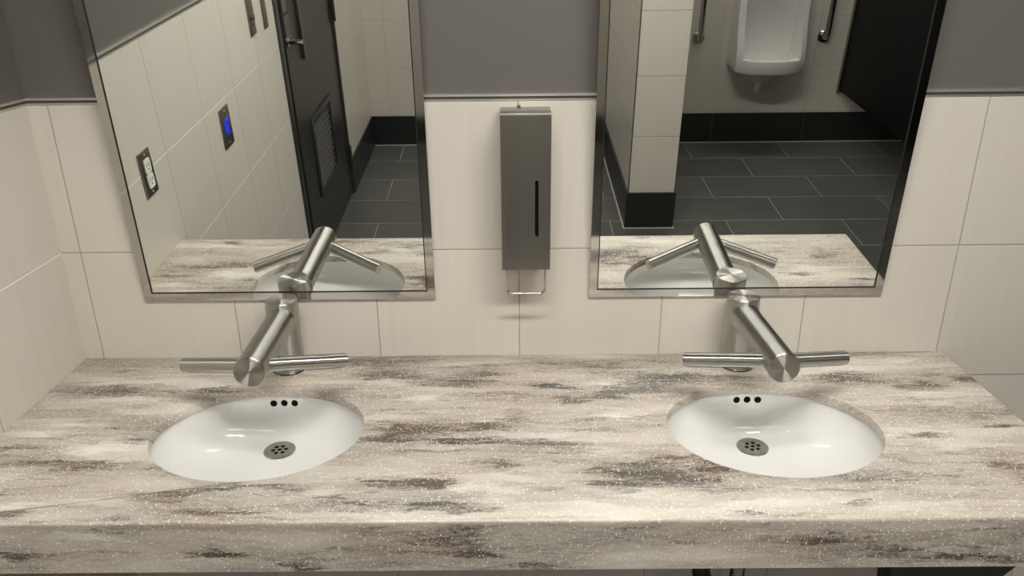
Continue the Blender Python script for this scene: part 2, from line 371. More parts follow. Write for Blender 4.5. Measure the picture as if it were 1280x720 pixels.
# black tile base
BH = 0.202
def base(name, mat, b, label): struct(name, B(b, bev=0.0012), mat, label, 'baseboard')
base('baseboard_back', 'base_x', (XL, XR, -0.010, 0.0, 0, BH), 'black tile base along the wall under the counter')
base('baseboard_left', 'base_y', (XL, XL + 0.010, DY1, -0.010, 0, BH), 'black tile base on the left wall under the counter')
base('baseboard_left_end', 'base_y', (XL, XL + 0.010, YF, DY0, 0, BH), 'black tile base on the left wall beyond the door')
base('baseboard_far', 'base_x', (XL + 0.010, WX0 - 0.01, YF, YF + 0.010, 0, BH), 'black tile base on the opposite wall in the corridor')
base('baseboard_far_urinal', 'base_x', (WX1 + 0.01, XR, YF, YF + 0.010, 0, BH), 'black tile base on the opposite wall below the urinal')
base('baseboard_right', 'base_y', (XR - 0.010, XR, YF + 0.01, -0.010, 0, BH), 'black tile base on the far right wall')
struct('baseboard_wing', B((WX0 - 0.010, WX0, YF + 0.010, WY + 0.010, 0, BH), (WX0, WX1, WY, WY + 0.010, 0, BH), (WX1, WX1 + 0.010, YF + 0.010, WY + 0.010, 0, BH)), 'base_y', 'black tile base wrapped around the foot of the wing wall', 'baseboard')
struct('trim_7', B((WX0 - 0.017, WX0 - 0.010, YF + 0.016, WY + 0.017, 0, 0.005), (WX0 - 0.010, WX1 + 0.017, WY + 0.010, WY + 0.017, 0, 0.005), (WX1 + 0.010, WX1 + 0.017, YF + 0.016, WY + 0.010, 0, 0.005)), 'caulk', 'pale caulk line around the foot of the wing wall', 'trim')
struct('trim_8', B((WX1 + 0.010, XR, YF + 0.010, YF + 0.016, 0, 0.005), (XL + 0.01, WX0 - 0.010, YF + 0.010, YF + 0.016, 0, 0.005)), 'caulk', 'pale caulk line where the floor meets the opposite wall', 'trim')

# the black door in the left wall, with louvre, hinges, guard plate
door = thing('door_1', 'black door with a low louvred vent in the left wall, seen in the left mirror', 'door', (XL, 0, 0), kind='structure')
FX = 0.006
obj('door_frame', B((-0.1, FX, DY1 - 0.050, DY1, 0, DH), (-0.1, FX, DY0, DY0 + 0.028, 0, DH), (-0.1, FX, DY0 + 0.028, DY1 - 0.050, DH - 0.05, DH), bev=0.002), 'black_metal', door)
LY0, LY1 = DY0 + 0.032, DY1 - 0.115      # leaf; a dark rebate is left beside it
VY0, VY1, VZ0, VZ1 = -2.535, -2.150, 0.312, 0.662
bm = bmesh.new()
plate(bm, [(-0.004, LY0, 0.008), (-0.004, LY1, 0.008), (-0.004, LY1, DH - 0.055), (-0.004, LY0, DH - 0.055)],
      [[(-0.004, VY0, VZ0), (-0.004, VY1, VZ0), (-0.004, VY1, VZ1), (-0.004, VY0, VZ1)]], (-0.042, 0, 0))
leaf = obj('door_leaf', bm, 'black_metal', door, smooth=None)
obj('frame_rebate', B((-0.1, -0.030, LY1 + 0.003, DY1 - 0.050, 0, DH - 0.05)), 'black_satin', door)
lv = obj('louvre_frame', B((-0.006, 0.006, VY0 - 0.020, VY0 + 0.006, VZ0 - 0.02, VZ1 + 0.02), (-0.006, 0.006, VY1 - 0.006, VY1 + 0.02, VZ0 - 0.02, VZ1 + 0.02),
      (-0.006, 0.006, VY0, VY1, VZ0 - 0.02, VZ0 + 0.006), (-0.006, 0.006, VY0, VY1, VZ1 - 0.006, VZ1 + 0.02), bev=0.0015), 'black_metal', door)
bm = bmesh.new()
for i in range(12):
    z = VZ0 + 0.006 + i * (VZ1 - VZ0 - 0.008) / 12
    prism(bm, [(-0.002, VY0, z), (-0.001, VY0, z + 0.003), (-0.024, VY0, z + 0.022), (-0.026, VY0, z + 0.018)], (0, VY1 - VY0, 0))
obj('louvre_slats', bm, 'slat', lv, smooth=None)
obj('louvre_back', B((-0.046, -0.038, VY0 - 0.01, VY1 + 0.01, VZ0 - 0.01, VZ1 + 0.01)), 'hole', lv, smooth=None)
for zc in (0.24, 1.045, 1.85):
    bm = bmesh.new()
    for i in range(5):
        tube(bm, [(0.010, DY0 + 0.030, zc - 0.06 + i * 0.024 + 0.001), (0.010, DY0 + 0.030, zc - 0.06 + i * 0.024 + 0.023)], 0.010, 14)
    box(bm, -0.002, 0.003, DY0 + 0.008, DY0 + 0.060, zc - 0.06, zc + 0.06)
    obj('hinge', bm, 'black_metal', door)
gp = obj('latch_guard', B((-0.004, 0.0, -2.010, -1.932, Z0 + 0.232, Z0 + 0.56), bev=0.001), 'steel_plate', door)
tag(gp, 'steel latch guard plate')
for y, z in ((-1.955, Z0 + 0.335), (-1.990, Z0 + 0.335)):
    bm = bmesh.new(); tube(bm, [(-0.001, y, z), (0.002, y, z)], 0.006, 12); obj('screw', bm, 'hole', gp)
bm = bmesh.new(); tube(bm, [(-0.004, -1.945, Z0 + 0.225), (0.062, -1.945, Z0 + 0.225)], 0.010, 16)
tube(bm, [(-0.004, -1.945, Z0 + 0.225), (0.004, -1.945, Z0 + 0.225)], 0.020, 20)
obj('latch_shank', bm, 'steel_frame', door)
bm = B((-0.004, 0.012, -2.165, -2.150, Z0 + 0.10, Z0 + 0.62), bev=0.002); pp_ = obj('edge_strip', bm, 'steel_plate', door)

# ------------------------------------------------------------------ wall plates on the left wall
def wall_plate(name, label, y0, y1, z0, z1, group=None):
    w, h = abs(y1 - y0), z1 - z0
    r = thing(name, label, 'wall plate', (XL, (y0 + y1) / 2, (z0 + z1) / 2))
    obj('plate', B((0.0, 0.005, -w / 2, w / 2, -h / 2, h / 2), bev=0.0018), 'steel_plate', r)
    return r, w, h
r, w, h = wall_plate('outlet', 'steel outlet plate with white receptacle on the left wall, nearest the counter', -0.505, -0.437, Z0 + 0.180, Z0 + 0.298)
r['category'] = 'electrical outlet'
for s in (-1, 1):
    bm = bmesh.new(); n = 22
    pts = []
    for a in range(n):
        t = 2 * math.pi * a / n; pts.append((0.004, 0.0165 * math.copysign(abs(math.cos(t)) ** 0.3, math.cos(t)), s * 0.0200 + 0.0185 * math.copysign(abs(math.sin(t)) ** 0.3, math.sin(t))))
    prism(bm, pts, (0.004, 0, 0)); rc = obj('receptacle', bm, 'white_plastic', r)
    bm = bmesh.new()
    for yy, hh in ((-0.0062, 0.0045), (0.0062, 0.0038)): box(bm, 0.0078, 0.0084, yy - 0.0011, yy + 0.0011, s * 0.0195 + 0.001 - hh + 0.003, s * 0.0195 + 0.001 + hh + 0.003)
    tube(bm, [(0.0078, 0, s * 0.0195 - 0.008), (0.0084, 0, s * 0.0195 - 0.008)], 0.0024, 10)
    obj('slots', bm, 'iron', rc)
for z in (-0.05, 0.05):
    bm = bmesh.new(); tube(bm, [(0.004, 0, z), (0.0062, 0, z)], 0.0032, 12); obj('screw', bm, 'trim', r)
r, w, h = wall_plate('light_switch', 'steel wall plate with small blue lit display on the left wall', -1.112, -1.024, Z0 + 0.092, Z0 + 0.222)
r['category'] = 'wall control'
d = obj('display', B((0.004, 0.008, -0.017, 0.017, -0.022, 0.028), bev=0.001), 'blue_lit', r); tag(d, 'blue lit display')
obj('display_marks', B((0.0079, 0.0084, -0.012, -0.004, -0.014, 0.020), (0.0079, 0.0084, -0.001, 0.010, -0.018, -0.012), (0.0079, 0.0084, 0.006, 0.011, 0.010, 0.026)), 'navy', d)
for z in (-0.052, 0.054):
    bm = bmesh.new(); tube(bm, [(0.004, 0, z), (0.0062, 0, z)], 0.0036, 12); obj('screw', bm, 'trim', r)
r, w, h = wall_plate('latch_plate', 'tall steel wall plate with a small raised latch, third along the left wall', -1.545, -1.475, Z0 + 0.352, Z0 + 0.53)  # steel plate with a raised latch, not a switch
r['category'] = 'wall plate'
bm = bmesh.new(); box(bm, 0.004, 0.014, -0.012, 0.014, -0.036, -0.022, bev=0.002); tube(bm, [(0.004, 0.004, -0.05), (0.007, 0.004, -0.05)], 0.004, 12); obj('latch', bm, 'iron', r)
r, w, h = wall_plate('wall_plate', 'narrow plain steel wall plate beside the black door frame', -1.702, -1.650, Z0 + 0.342, Z0 + 0.53)
bm = bmesh.new(); tube(bm, [(0.004, -0.008, -0.073), (0.0066, -0.008, -0.073)], 0.004, 12); obj('screw', bm, 'trim', r)

# ------------------------------------------------------------------ vanity counter
CX0, CX1, CD = XL, 1.845, 0.565
SINKS = [(0.431, -0.301), (1.378, -0.302)]
SA, SB = 0.193, 0.157; CT = 0.018      # cutout half axes, slab thickness
bm = bmesh.new()
plate(bm, [(CX0, 0, Z0), (CX0, -CD, Z0), (CX1, -CD, Z0), (CX1, 0, Z0)], [ell(cx, cy, SA, SB, Z0) for cx, cy in SINKS], (0, 0, -CT))
bmesh.ops.recalc_face_normals(bm, faces=bm.faces)
# folded-down front and right-hand apron, one slab with the top
es = [e for e in bm.edges if all(abs(v.co.z - (Z0 - CT)) < 1e-5 for v in e.verts) and (all(abs(v.co.y + CD) < 1e-5 for v in e.verts))]
prism(bm, [(CX0, -CD, Z0 - CT), (CX0, -CD + 0.018, Z0 - CT), (CX0, -CD + 0.018, Z0 - 0.094), (CX0, -CD, Z0 - 0.094)], (CX1 - CX0, 0, 0))
prism(bm, [(CX1, -CD + 0.018, Z0 - CT), (CX1 - 0.018, -CD + 0.018, Z0 - CT), (CX1 - 0.018, -CD + 0.018, Z0 - 0.094), (CX1, -CD + 0.018, Z0 - 0.094)], (0, CD - 0.018, 0))
bmesh.ops.remove_doubles(bm, verts=bm.verts, dist=1e-5)
sel = [e for e in bm.edges if all(abs(v.co.z - Z0) < 1e-5 for v in e.verts) and (all(abs(v.co.y + CD) < 1e-5 for v in e.verts) or all(abs(v.co.x - CX1) < 1e-5 for v in e.verts))]
bmesh.ops.bevel(bm, geom=sel, offset=0.006, segments=4, profile=0.5, affect='EDGES')
sel = [e for e in bm.edges if all(abs(v.co.z - Z0) < 1e-5 for v in e.verts) and len(e.link_faces) == 2 and e.calc_face_angle(0) > 1.0]
bmesh.ops.bevel(bm, geom=sel, offset=0.0022, segments=2, profile=0.5, affect='EDGES')
tag(obj('vanity_countertop', bm, 'counter'), 'long brown and cream streaked stone-look counter with two oval sink cutouts', 'countertop')

# sinks: oval undermount bowls, drain set towards the back
DRY = 0.098; DEP = 0.108            # drain offset from the bowl centre, depth below the counter top
def ring(s, n=96):
    """bowl ring for s in 0 (rim) .. 1 (drain)"""
    th = s * math.pi / 2
    fa = math.cos(th) ** 0.85
    zz = -0.0198 - (DEP - 0.0198) * math.sin(th) ** 0.92
    a = 0.030 + (0.197 - 0.030) * fa; b = 0.030 + (0.161 - 0.030) * fa
    cy = DRY * (1 - fa) ** 1.0 * 0.97
    return [(a * math.cos(2 * math.pi * i / n), cy + b * math.sin(2 * math.pi * i / n), zz) for i in range(n)]
def make_sink():
    r = thing('sink', 'left oval white undermount sink, below the faucet left of the soap dispenser', 'sink', (*SINKS[0], Z0), group='undermount sinks')
    N = 30
    inner = [ring(i / N) for i in range(N)] + [[(0.030 * math.cos(2 * math.pi * i / 96), DRY * 0.97 + 0.030 * math.sin(2 * math.pi * i / 96), -DEP) for i in range(96)]]
    flange = [(x * 1.10, y * 1.12, -0.0198) for x, y, z in inner[0]]
    outer = [(x * 1.10, y * 1.12, -0.029) for x, y, z in inner[0]]
    under = []
    for i in range(0, N, 3):
        under.append([(x * 1.03, y * 1.03, z - 0.011) for x, y, z in inner[i]])
    bm = bmesh.new()
    loft(bm, list(reversed(inner)) + [flange, outer] + under + [[(x * 1.1, y, -DEP - 0.012) for x, y, z in inner[-1]]], True, True)
    bowl = obj('bowl', bm, 'china', r, smooth=60)
    # three overflow holes on the back slope
    for dx in (-0.0215, 0.0, 0.0215):
        def at(s, dx):                                    # point on the back of the bowl at offset dx
            th = s * math.pi / 2; fa = math.cos(th) ** 0.85
            a = 0.030 + 0.167 * fa; b = 0.030 + 0.131 * fa
            return Vector((dx, DRY * (1 - fa) * 0.97 + b * math.sqrt(1 - (dx / a) ** 2), -0.0198 - (DEP - 0.0198) * math.sin(th) ** 0.92))
        s = min((k / 800.0 for k in range(1, 700)), key=lambda s: abs(at(s, dx).z + 0.036))
        p = at(s, dx); nrm = (at(s, dx + 0.002) - at(s, dx - 0.002)).cross(at(s + 0.01, dx) - at(s - 0.01, dx)).normalized()
        if nrm.y > 0: nrm = -nrm
        bm = bmesh.new(); tube(bm, [p - nrm * 0.004, p + nrm * 0.0006], 0.0070, 24)
        obj('overflow_hole', bm, 'hole', bowl)
    return r
def circ(cx, cy, r, z, n=24): return [(cx + r * math.cos(2 * math.pi * i / n), cy + r * math.sin(2 * math.pi * i / n), z) for i in range(n)]
def make_drain(r):
    bm = bmesh.new()
    holes = [circ(0, 0, 0.0042, 0.0015, 14)] + [circ(0.0125 * math.cos(i * math.pi / 3 + 0.2), 0.0125 * math.sin(i * math.pi / 3 + 0.2), 0.0042, 0.0015, 14) for i in range(6)]
    plate(bm, circ(0, 0, 0.0285, 0.0015, 40), holes, (0, 0, 0.0016))
    st = obj('strainer', bm, 'steel_plain', r, loc=(0, DRY * 0.97, -DEP), smooth=30); tag(st, 'steel drain strainer with seven holes')
    bm = bmesh.new(); lathe(bm, [(0.0, 0.0002), (0.0272, 0.0002), (0.0272, 0.0014), (0.0, 0.0014)], 32); obj('strainer_well', bm, 'hole', st)
    bm = bmesh.new(); lathe(bm, [(0.0278, 0.0), (0.0315, 0.0), (0.0315, 0.0022), (0.0300, 0.0034), (0.0278, 0.0030), (0.0278, 0.0)], 40)
    obj('strainer_rim', bm, 'steel_frame', st)
sink = make_sink(); make_drain(sink)
s2 = copy_tree(sink); s2.location = (*SINKS[1], Z0); s2['label'] = 'right oval white undermount sink, below the faucet right of the soap dispenser'

# waste pipes under the sinks
def trap(x0, y0, dx, zu, label):
    r = thing('drain_pipe', label, 'drain pipe', (x0, y0, 0))
    z = Z0 - DEP - 0.014
    bm = bmesh.new(); tube(bm, [(0, 0, z), (0, 0, zu)], 0.0155, 18); obj('tailpiece', bm, 'chrome', r)
    d = Vector((dx, 0.07, 0)); d.normalize(); c = Vector((0, 0, zu)) + d * 0.045
    pts = arc(c, -d, Vector((0, 0, -1)), 0.045, 0, math.pi, 14)
    pts = [Vector((0, 0, zu + 0.012))] + pts + [pts[-1] + Vector((0, 0, 0.05))]
    bm = bmesh.new(); tube(bm, pts, 0.0205, 18); obj('trap_bend', bm, 'black_metal', r)
    e = pts[-1]; bm = bmesh.new()
    tube(bm, [e] + arc(e + Vector((0, 0.03, 0)), Vector((0, -1, 0)), Vector((0, 0, 1)), 0.03, 0, math.pi / 2, 8) + [Vector((e.x, -y0 - 0.004, e.z + 0.03))], 0.017, 18)
    obj('waste_arm', bm, 'black_metal', r)
    bm = bmesh.new(); lathe(bm, [(0.018, 0), (0.034, 0.0), (0.030, 0.008), (0.018, 0.010), (0.018, 0)], 28)
    obj('escutcheon', bm, 'chrome', r, loc=(e.x, -y0, e.z + 0.03), rot=(math.pi / 2, 0, 0))
    return r
trap(SINKS[1][0], SINKS[1][1] + DRY * 0.97, -0.06, 0.39, 'black wrapped drain trap under the right sink')
trap(SINKS[0][0], SINKS[0][1] + DRY * 0.97, 0.06, 0.50, 'black wrapped drain trap under the left sink')
# steel brackets carrying the counter
def bracket(secs, label, dp=1.0):
    r = thing('mounting_bracket', label, 'bracket', (secs[0][0], 0, 0)); c = secs[0][0]
    bm = bmesh.new()
    loft(bm, [[(x0 - c, min(0, y + dp), z), (x0 - c, y, z), (x1 - c, y, z), (x1 - c, min(0, y + dp), z)] for x0, x1, y, z in secs])
    obj('bracket_body', bm, 'iron', r, smooth=None)
    return r
bracket([(1.640, 1.822, -0.43, Z0 - 0.0185), (1.640, 1.822, -0.43, Z0 - 0.135), (1.580, 1.822, -0.42, Z0 - 0.15), (1.578, 1.806, -0.42, Z0 - 0.22), (1.590, 1.715, -0.42, Z0 - 0.33), (1.60, 1.70, -0.42, Z0 - 0.36)], 'dark grey tapered support under the right end of the counter', 0.05)
bracket([(0.868, 0.902, -0.28, Z0 - 0.0185), (0.868, 0.902, -0.28, Z0 - 0.20), (0.875, 0.895, -0.04, Z0 - 0.55)], 'thin dark support bracket under the middle of the counter')
# ------------------------------------------------------------------ faucets with dryer arms
def make_faucet():
    r = thing('faucet', 'left brushed steel faucet with two side arms, standing behind the left sink', 'faucet', (0.424, -0.056, Z0), math.radians(2.7), group='steel faucets')
    PH, PR, AR, SR = 0.159, 0.0330, 0.0283, 0.0138
    bm = bmesh.new(); lathe(bm, [(0.0, 0.0), (PR + 0.0012, 0.0), (PR + 0.0012, 0.0015), (PR, 0.0025), (PR, PH - 0.0012), (PR - 0.001, PH), (0.0, PH)], 64)
    post = obj('post', bm, 'steel', r)
    bm = bmesh.new(); lathe(bm, [(PR - 0.0012, -0.001), (PR - 0.0012, 0.0), (0.0, 0.00025)], 64); obj('end_cap', bm, 'steel_cap', post, loc=(0, 0, PH + 0.0002))
    bm = bmesh.new(); lathe(bm, [(PR, 0.0), (PR + 0.0022, 0.0), (PR + 0.0022, 0.0016), (PR, 0.0022)], 48); obj('base_ring', bm, 'black_metal', post)
    zA0, zA1, YA = 0.1205, 0.1290, -0.264
    bm = bmesh.new()
    d = (Vector((0, YA, zA1)) - Vector((0, 0, zA0))).normalized()
    e = Vector((0, YA, zA1))
    LA = (e - Vector((0, 0, zA0))).length; q = d.to_track_quat('Z', 'Y').to_euler()
    lathe(bm, [(0, 0), (AR, 0), (AR, LA - 0.0012), (AR - 0.0012, LA), (0, LA)], 64)
    spout = obj('spout_arm', bm, 'steel', r, loc=(0, 0, zA0), rot=q)          # local z runs along the arm
    # neck where the arm grows out of the post
    bm = bmesh.new()
    lathe(bm, [(AR - 0.003, PR - 0.006), (AR + 0.0022, PR - 0.006), (AR + 0.0010, PR + 0.001), (AR + 0.0001, PR + 0.009), (AR - 0.003, PR + 0.009), (AR - 0.003, PR - 0.006)], 64)
    obj('neck', bm, 'steel', spout)
    bm = bmesh.new(); lathe(bm, [(AR - 0.0014, -0.001), (AR - 0.0014, 0.0), (0.0, 0.00025)], 64)
    obj('end_cap', bm, 'steel_cap', spout, loc=(0, 0, LA + 0.0002))
    bm = bmesh.new(); lathe(bm, [(0.0, 0.0), (0.011, 0.0), (0.011, -0.006), (0.0095, -0.006), (0.0095, -0.003), (0.0, -0.003)], 24)
    obj('water_outlet', bm, 'black_metal', r, loc=(0, YA + 0.035, zA1 - AR + 0.0012))
    for s in (-1, 1):
        a = Vector((s * 0.015, -0.2235, 0.1235)); b = Vector((s * 0.1515, -0.160, 0.0955)); dd = (b - a).normalized()
        LD = (b - a).length; bm = bmesh.new(); lathe(bm, [(0, 0), (SR, 0), (SR, LD - 0.001), (SR - 0.001, LD), (0, LD)], 40)
        qd = dd.to_track_quat('Z', 'Y'); qi = qd.inverted().to_matrix()
        arm = obj('dryer_arm', bm, 'steel', r, loc=a, rot=qd.to_euler())
        bm = bmesh.new(); lathe(bm, [(SR - 0.0011, -0.0008), (SR - 0.0011, 0.0), (0.0, 0.0002)], 40)
        obj('arm_cap', bm, 'steel_cap', arm, loc=(0, 0, LD + 0.0002))
        # thin air slot along the underside
        side = Vector((0, -1, 0)); side = (side - dd * side.dot(dd)).normalized(); up = dd.cross(side); up = up if up.z > 0 else -up
        o = (side * math.cos(math.radians(52)) - up * math.sin(math.radians(52)))
        t = dd.cross(o)
        p0 = a + dd * 0.030 + o * (SR - 0.0004); p1 = b - dd * 0.010 + o * (SR - 0.0004)
        bm = bmesh.new(); prism(bm, [qi @ (w - a) for w in (p0 - t * 0.0013, p0 + t * 0.0013, p0 + t * 0.0013 + o * 0.0007, p0 - t * 0.0013 + o * 0.0007)], qi @ (p1 - p0))
        obj('air_slot', bm, 'hole', arm, smooth=None)
    return r
fa = make_faucet()
f2 = copy_tree(fa); f2.location = (1.3755, -0.056, Z0); f2.rotation_euler = (0, 0, math.radians(0.3))
f2['label'] = 'right brushed steel faucet with two side arms, standing behind the right sink'

# ------------------------------------------------------------------ tilted mirrors
def mirror(x0, x1, tilt, yq, label):
    t = math.radians(tilt); W = x1 - x0; HM = 0.914; FW = 0.0165
    zb = 0.138 / math.cos(t)
    n = Vector((0, -math.cos(t), -math.sin(t))); u = Vector((0, -math.sin(t), math.cos(t)))
    O = Vector((0, yq, 0)) + u * zb                      # bottom edge, relative to the root on the counter-top level
    r = thing('mirror', label, 'mirror', ((x0 + x1) / 2, 0, Z0), group='tilted mirrors')
    P = lambda x, h, d: O + Vector((x, 0, 0)) + u * h + n * d
    hw = W / 2
    # glass pane
    def slab(x0, x1, h0, h1, d0, d1):
        bm = bmesh.new()
        loft(bm, [[P(x0, h0, d), P(x1, h0, d), P(x1, h1, d), P(x0, h1, d)] for d in (d0, d1)]); return bm
    obj('glass', slab(-hw + FW, hw - FW, FW, HM - FW, -0.006, -0.0022), 'mirror', r, smooth=None)
    bm = bmesh.new(); k = 0.0022                          # black strip paints in the frame lip's shade round the glass
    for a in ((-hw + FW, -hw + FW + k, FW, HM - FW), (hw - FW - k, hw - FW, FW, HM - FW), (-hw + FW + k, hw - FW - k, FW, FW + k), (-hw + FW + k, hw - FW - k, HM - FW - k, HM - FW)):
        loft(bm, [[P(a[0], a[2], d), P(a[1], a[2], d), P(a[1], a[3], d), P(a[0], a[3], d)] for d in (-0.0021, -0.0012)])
    obj('lip_shade_strip', bm, 'lip_shade', r, smooth=None)
    # channel frame with mitred corners
    def rail(pts):
        bm = bmesh.new()
        loft(bm, [[P(x, h, d) for x, h in pts] for d in (-0.006, 0.0)])
        return bm
    i0, i1, j0, j1 = -hw, hw, 0.0, HM
    a0, a1, b0, b1 = -hw + FW, hw - FW, FW, HM - FW
    obj('frame_rail', rail([(i0, j0), (i1, j0), (a1, b0), (a0, b0)]), 'steel_frame', r, smooth=None)
    obj('frame_rail', rail([(i1, j0), (i1, j1), (a1, b1), (a1, b0)]), 'steel_frame', r, smooth=None)
    obj('frame_rail', rail([(i1, j1), (i0, j1), (a0, b1), (a1, b1)]), 'steel_frame', r, smooth=None)
    obj('frame_rail', rail([(i0, j1), (i0, j0), (a0, b0), (a0, b1)]), 'steel_frame', r, smooth=None)
    # wedge housing that fills the gap to the wall
    bm = bmesh.new(); e = 0.0008
    A = P(0, 0.001, -0.0061); Bp = P(0, HM - 0.001, -0.0061)
    prof = [(A.y, A.z), (Bp.y, Bp.z), (-0.0005, Bp.z), (-0.0005, A.z)]
    prism(bm, [(-hw + e, y, z) for y, z in prof], (2 * hw - 2 * e, 0, 0))
    obj('housing', bm, 'steel_frame', r, smooth=None)
    return r
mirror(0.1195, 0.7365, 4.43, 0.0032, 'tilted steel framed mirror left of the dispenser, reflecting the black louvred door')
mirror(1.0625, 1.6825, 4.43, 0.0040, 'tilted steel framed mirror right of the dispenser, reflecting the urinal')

# ------------------------------------------------------------------ soap dispenser between the mirrors
DW, DD = 0.0955, 0.082
DX = 0.928; DZ0, DZ1 = Z0 + 0.2285, Z0 + 0.5365
r = thing('soap_dispenser', 'tall slim steel soap dispenser on the tiled wall between the mirrors', 'soap dispenser', (DX, 0, DZ0))
hh = DZ1 - DZ0
obj('body', B((-DW / 2 + 0.0025, DW / 2 - 0.0025, -DD + 0.012, 0.0, 0.002, hh - 0.001), bev=0.001), 'steel_box', r)
bm = bmesh.new(); y = -DD + 0.011
sx, s0, s1, sw = 0.0212, 0.072, 0.178, 0.0033
slot = [(sx + sw * math.cos(a), y, s1 + sw * math.sin(a)) for a in [math.pi * i / 8 for i in range(9)]] + [(sx + sw * math.cos(a), y, s0 + sw * math.sin(a)) for a in [math.pi + math.pi * i / 8 for i in range(9)]]
plate(bm, [(-DW / 2, y, 0), (DW / 2, y, 0), (DW / 2, y, hh - 0.003), (-DW / 2, y, hh - 0.003)], [slot], (0, -0.011, 0))
cov = obj('front_cover', bm, 'steel_box', r, smooth=None, bevel=0.0008)
obj('sight_window', B((sx - 0.004, sx + 0.004, y - 0.004, y + 0.0005, s0 - 0.004, s1 + 0.004)), 'hole', cov, smooth=None)
lid = obj('lid', B((-DW / 2, DW / 2, -DD - 0.0005, 0.0, hh - 0.0025, hh), bev=0.0008), 'steel_box', r)
obj('edge_lip', B((-DW / 2, DW / 2, -DD - 0.0012, -DD + 0.0006, hh - 0.0030, hh + 0.0006), bev=0.0004), 'trim', lid)
bm = bmesh.new(); tube(bm, [(-0.012, -0.004, hh - 0.001), (-0.012, -0.004, hh + 0.004)], 0.003, 12); obj('lock', bm, 'steel_plate', lid)
bm = bmesh.new(); R_ = 0.010; bx = 0.0385; zt, zb = 0.002, -0.060; yb = -0.058
path = [(-bx, yb, zt)] + arc((-bx + R_, yb, zb + R_), (-1, 0, 0), (0, 0, -1), R_, 0, math.pi / 2, 6) + arc((bx - R_, yb, zb + R_), (0, 0, -1), (1, 0, 0), R_, 0, math.pi / 2, 6) + [(bx, yb, zt)]
lev = obj('push_bar', (tube(bm, path, 0.0026, 14), bm)[1], 'steel_frame', r)
for s in (-1, 1):
    obj('bar_pivot', B((s * bx - 0.0026, s * bx + 0.0026, yb - 0.004, yb + 0.004, -0.006, 0.0015), bev=0.0006), 'hole', lev)
bm = bmesh.new(); tube(bm, [(0.006, -0.030, 0.002), (0.006, -0.030, -0.012), (0.006, -0.030, -0.018)], 0.012, 20, radii=[0.015, 0.015, 0.006]); obj('nozzle', bm, 'clear_plastic', r)

# ------------------------------------------------------------------ urinal, grab bars, partition (seen in the right mirror)
UX = 2.490
def urinal():
    r = thing('urinal', 'white wall-hung urinal with side shields between the grab bars, in the right mirror', 'urinal', (UX, YF, Z0 - 0.035))
    def sl(z, w, ds, dc, n=16, y0=0.0):
        pts = [(-w, y0, z), (-w, ds * 0.5, z)]
        for i in range(n + 1):
            t = -1 + 2 * i / n
            pts.append((w * (t if abs(t) < 1 else t), ds + (dc - ds) * (1 - abs(t) ** 2.6), z))
        return pts + [(w, ds * 0.5, z), (w, y0, z)]
    bm = bmesh.new()
    loft(bm, [sl(-0.40, 0.07, 0.06, 0.09), sl(-0.36, 0.11, 0.09, 0.14), sl(-0.315, 0.185, 0.17, 0.235), sl(-0.300, 0.204, 0.215, 0.285), sl(-0.285, 0.2110, 0.222, 0.295), sl(-0.222, 0.2110, 0.222, 0.295),
              sl(-0.16, 0.2110, 0.212, 0.28), sl(-0.08, 0.2110, 0.185, 0.24), sl(0.05, 0.2110, 0.155, 0.20), sl(0.25, 0.2085, 0.14, 0.16), sl(0.36, 0.20, 0.12, 0.13), sl(0.40, 0.195, 0.10, 0.11)])
    o = obj('urinal_body', bm, 'china', r, smooth=50)
    bm = bmesh.new()                                         # the recess that is cut out of it
    loft(bm, [sl(-0.292, 0.10, 0.10, 0.15, y0=0.06), sl(-0.272, 0.155, 0.15, 0.205, y0=0.045), sl(-0.245, 0.165, 0.178, 0.240, y0=0.04), sl(-0.2151, 0.174, 0.186, 0.256, y0=0.036), sl(-0.2150, 0.174, 0.50, 0.50, y0=0.036),
              sl(0.15, 0.174, 0.50, 0.50, y0=0.035), sl(0.28, 0.165, 0.50, 0.50, y0=0.045), sl(0.335, 0.14, 0.50, 0.50, y0=0.07)])
    c = obj('cutter', bm, 'china', smooth=None); c.location = (UX, YF, Z0 - 0.035)
    bpy.context.view_layer.update()
    md = o.modifiers.new('cut', 'BOOLEAN'); md.operation = 'DIFFERENCE'; md.object = c; md.solver = 'EXACT'
    dg = bpy.context.evaluated_depsgraph_get(); me = bpy.data.meshes.new_from_object(o.evaluated_get(dg))
    o.modifiers.clear(); o.data = me; me.materials.clear(); me.materials.append(M['china'])
    me.shade_smooth(); me.set_sharp_from_angle(angle=math.radians(40))
    b = o.modifiers.new('edge_round', 'BEVEL'); b.width = 0.006; b.segments = 3; b.limit_method = 'ANGLE'; b.angle_limit = math.radians(50)
    bpy.data.objects.remove(c)
    bm = bmesh.new(); lathe(bm, [(0, 0), (0.032, 0), (0.030, 0.004), (0, 0.006)], 24); obj('drain_cover', bm, 'steel_plain', r, loc=(0, 0.11, -0.290))
    bm = bmesh.new(); tube(bm, [(0, 0.05, -0.395), (0, 0.05, -0.44), (0, 0.042, -0.46), (0, 0.012, -0.465)], 0.024, 18); obj('outlet_pipe', bm, 'white_plastic', r)
    bm = bmesh.new(); tube(bm, [(0, 0.05, 0.39), (0, 0.05, 0.62), (0, 0.045, 0.635), (0, 0.0, 0.64)], 0.011, 16); tube(bm, [(0, 0.05, 0.49), (0, 0.05, 0.56)], 0.026, 18); obj('flush_valve', bm, 'chrome', r)
urinal()
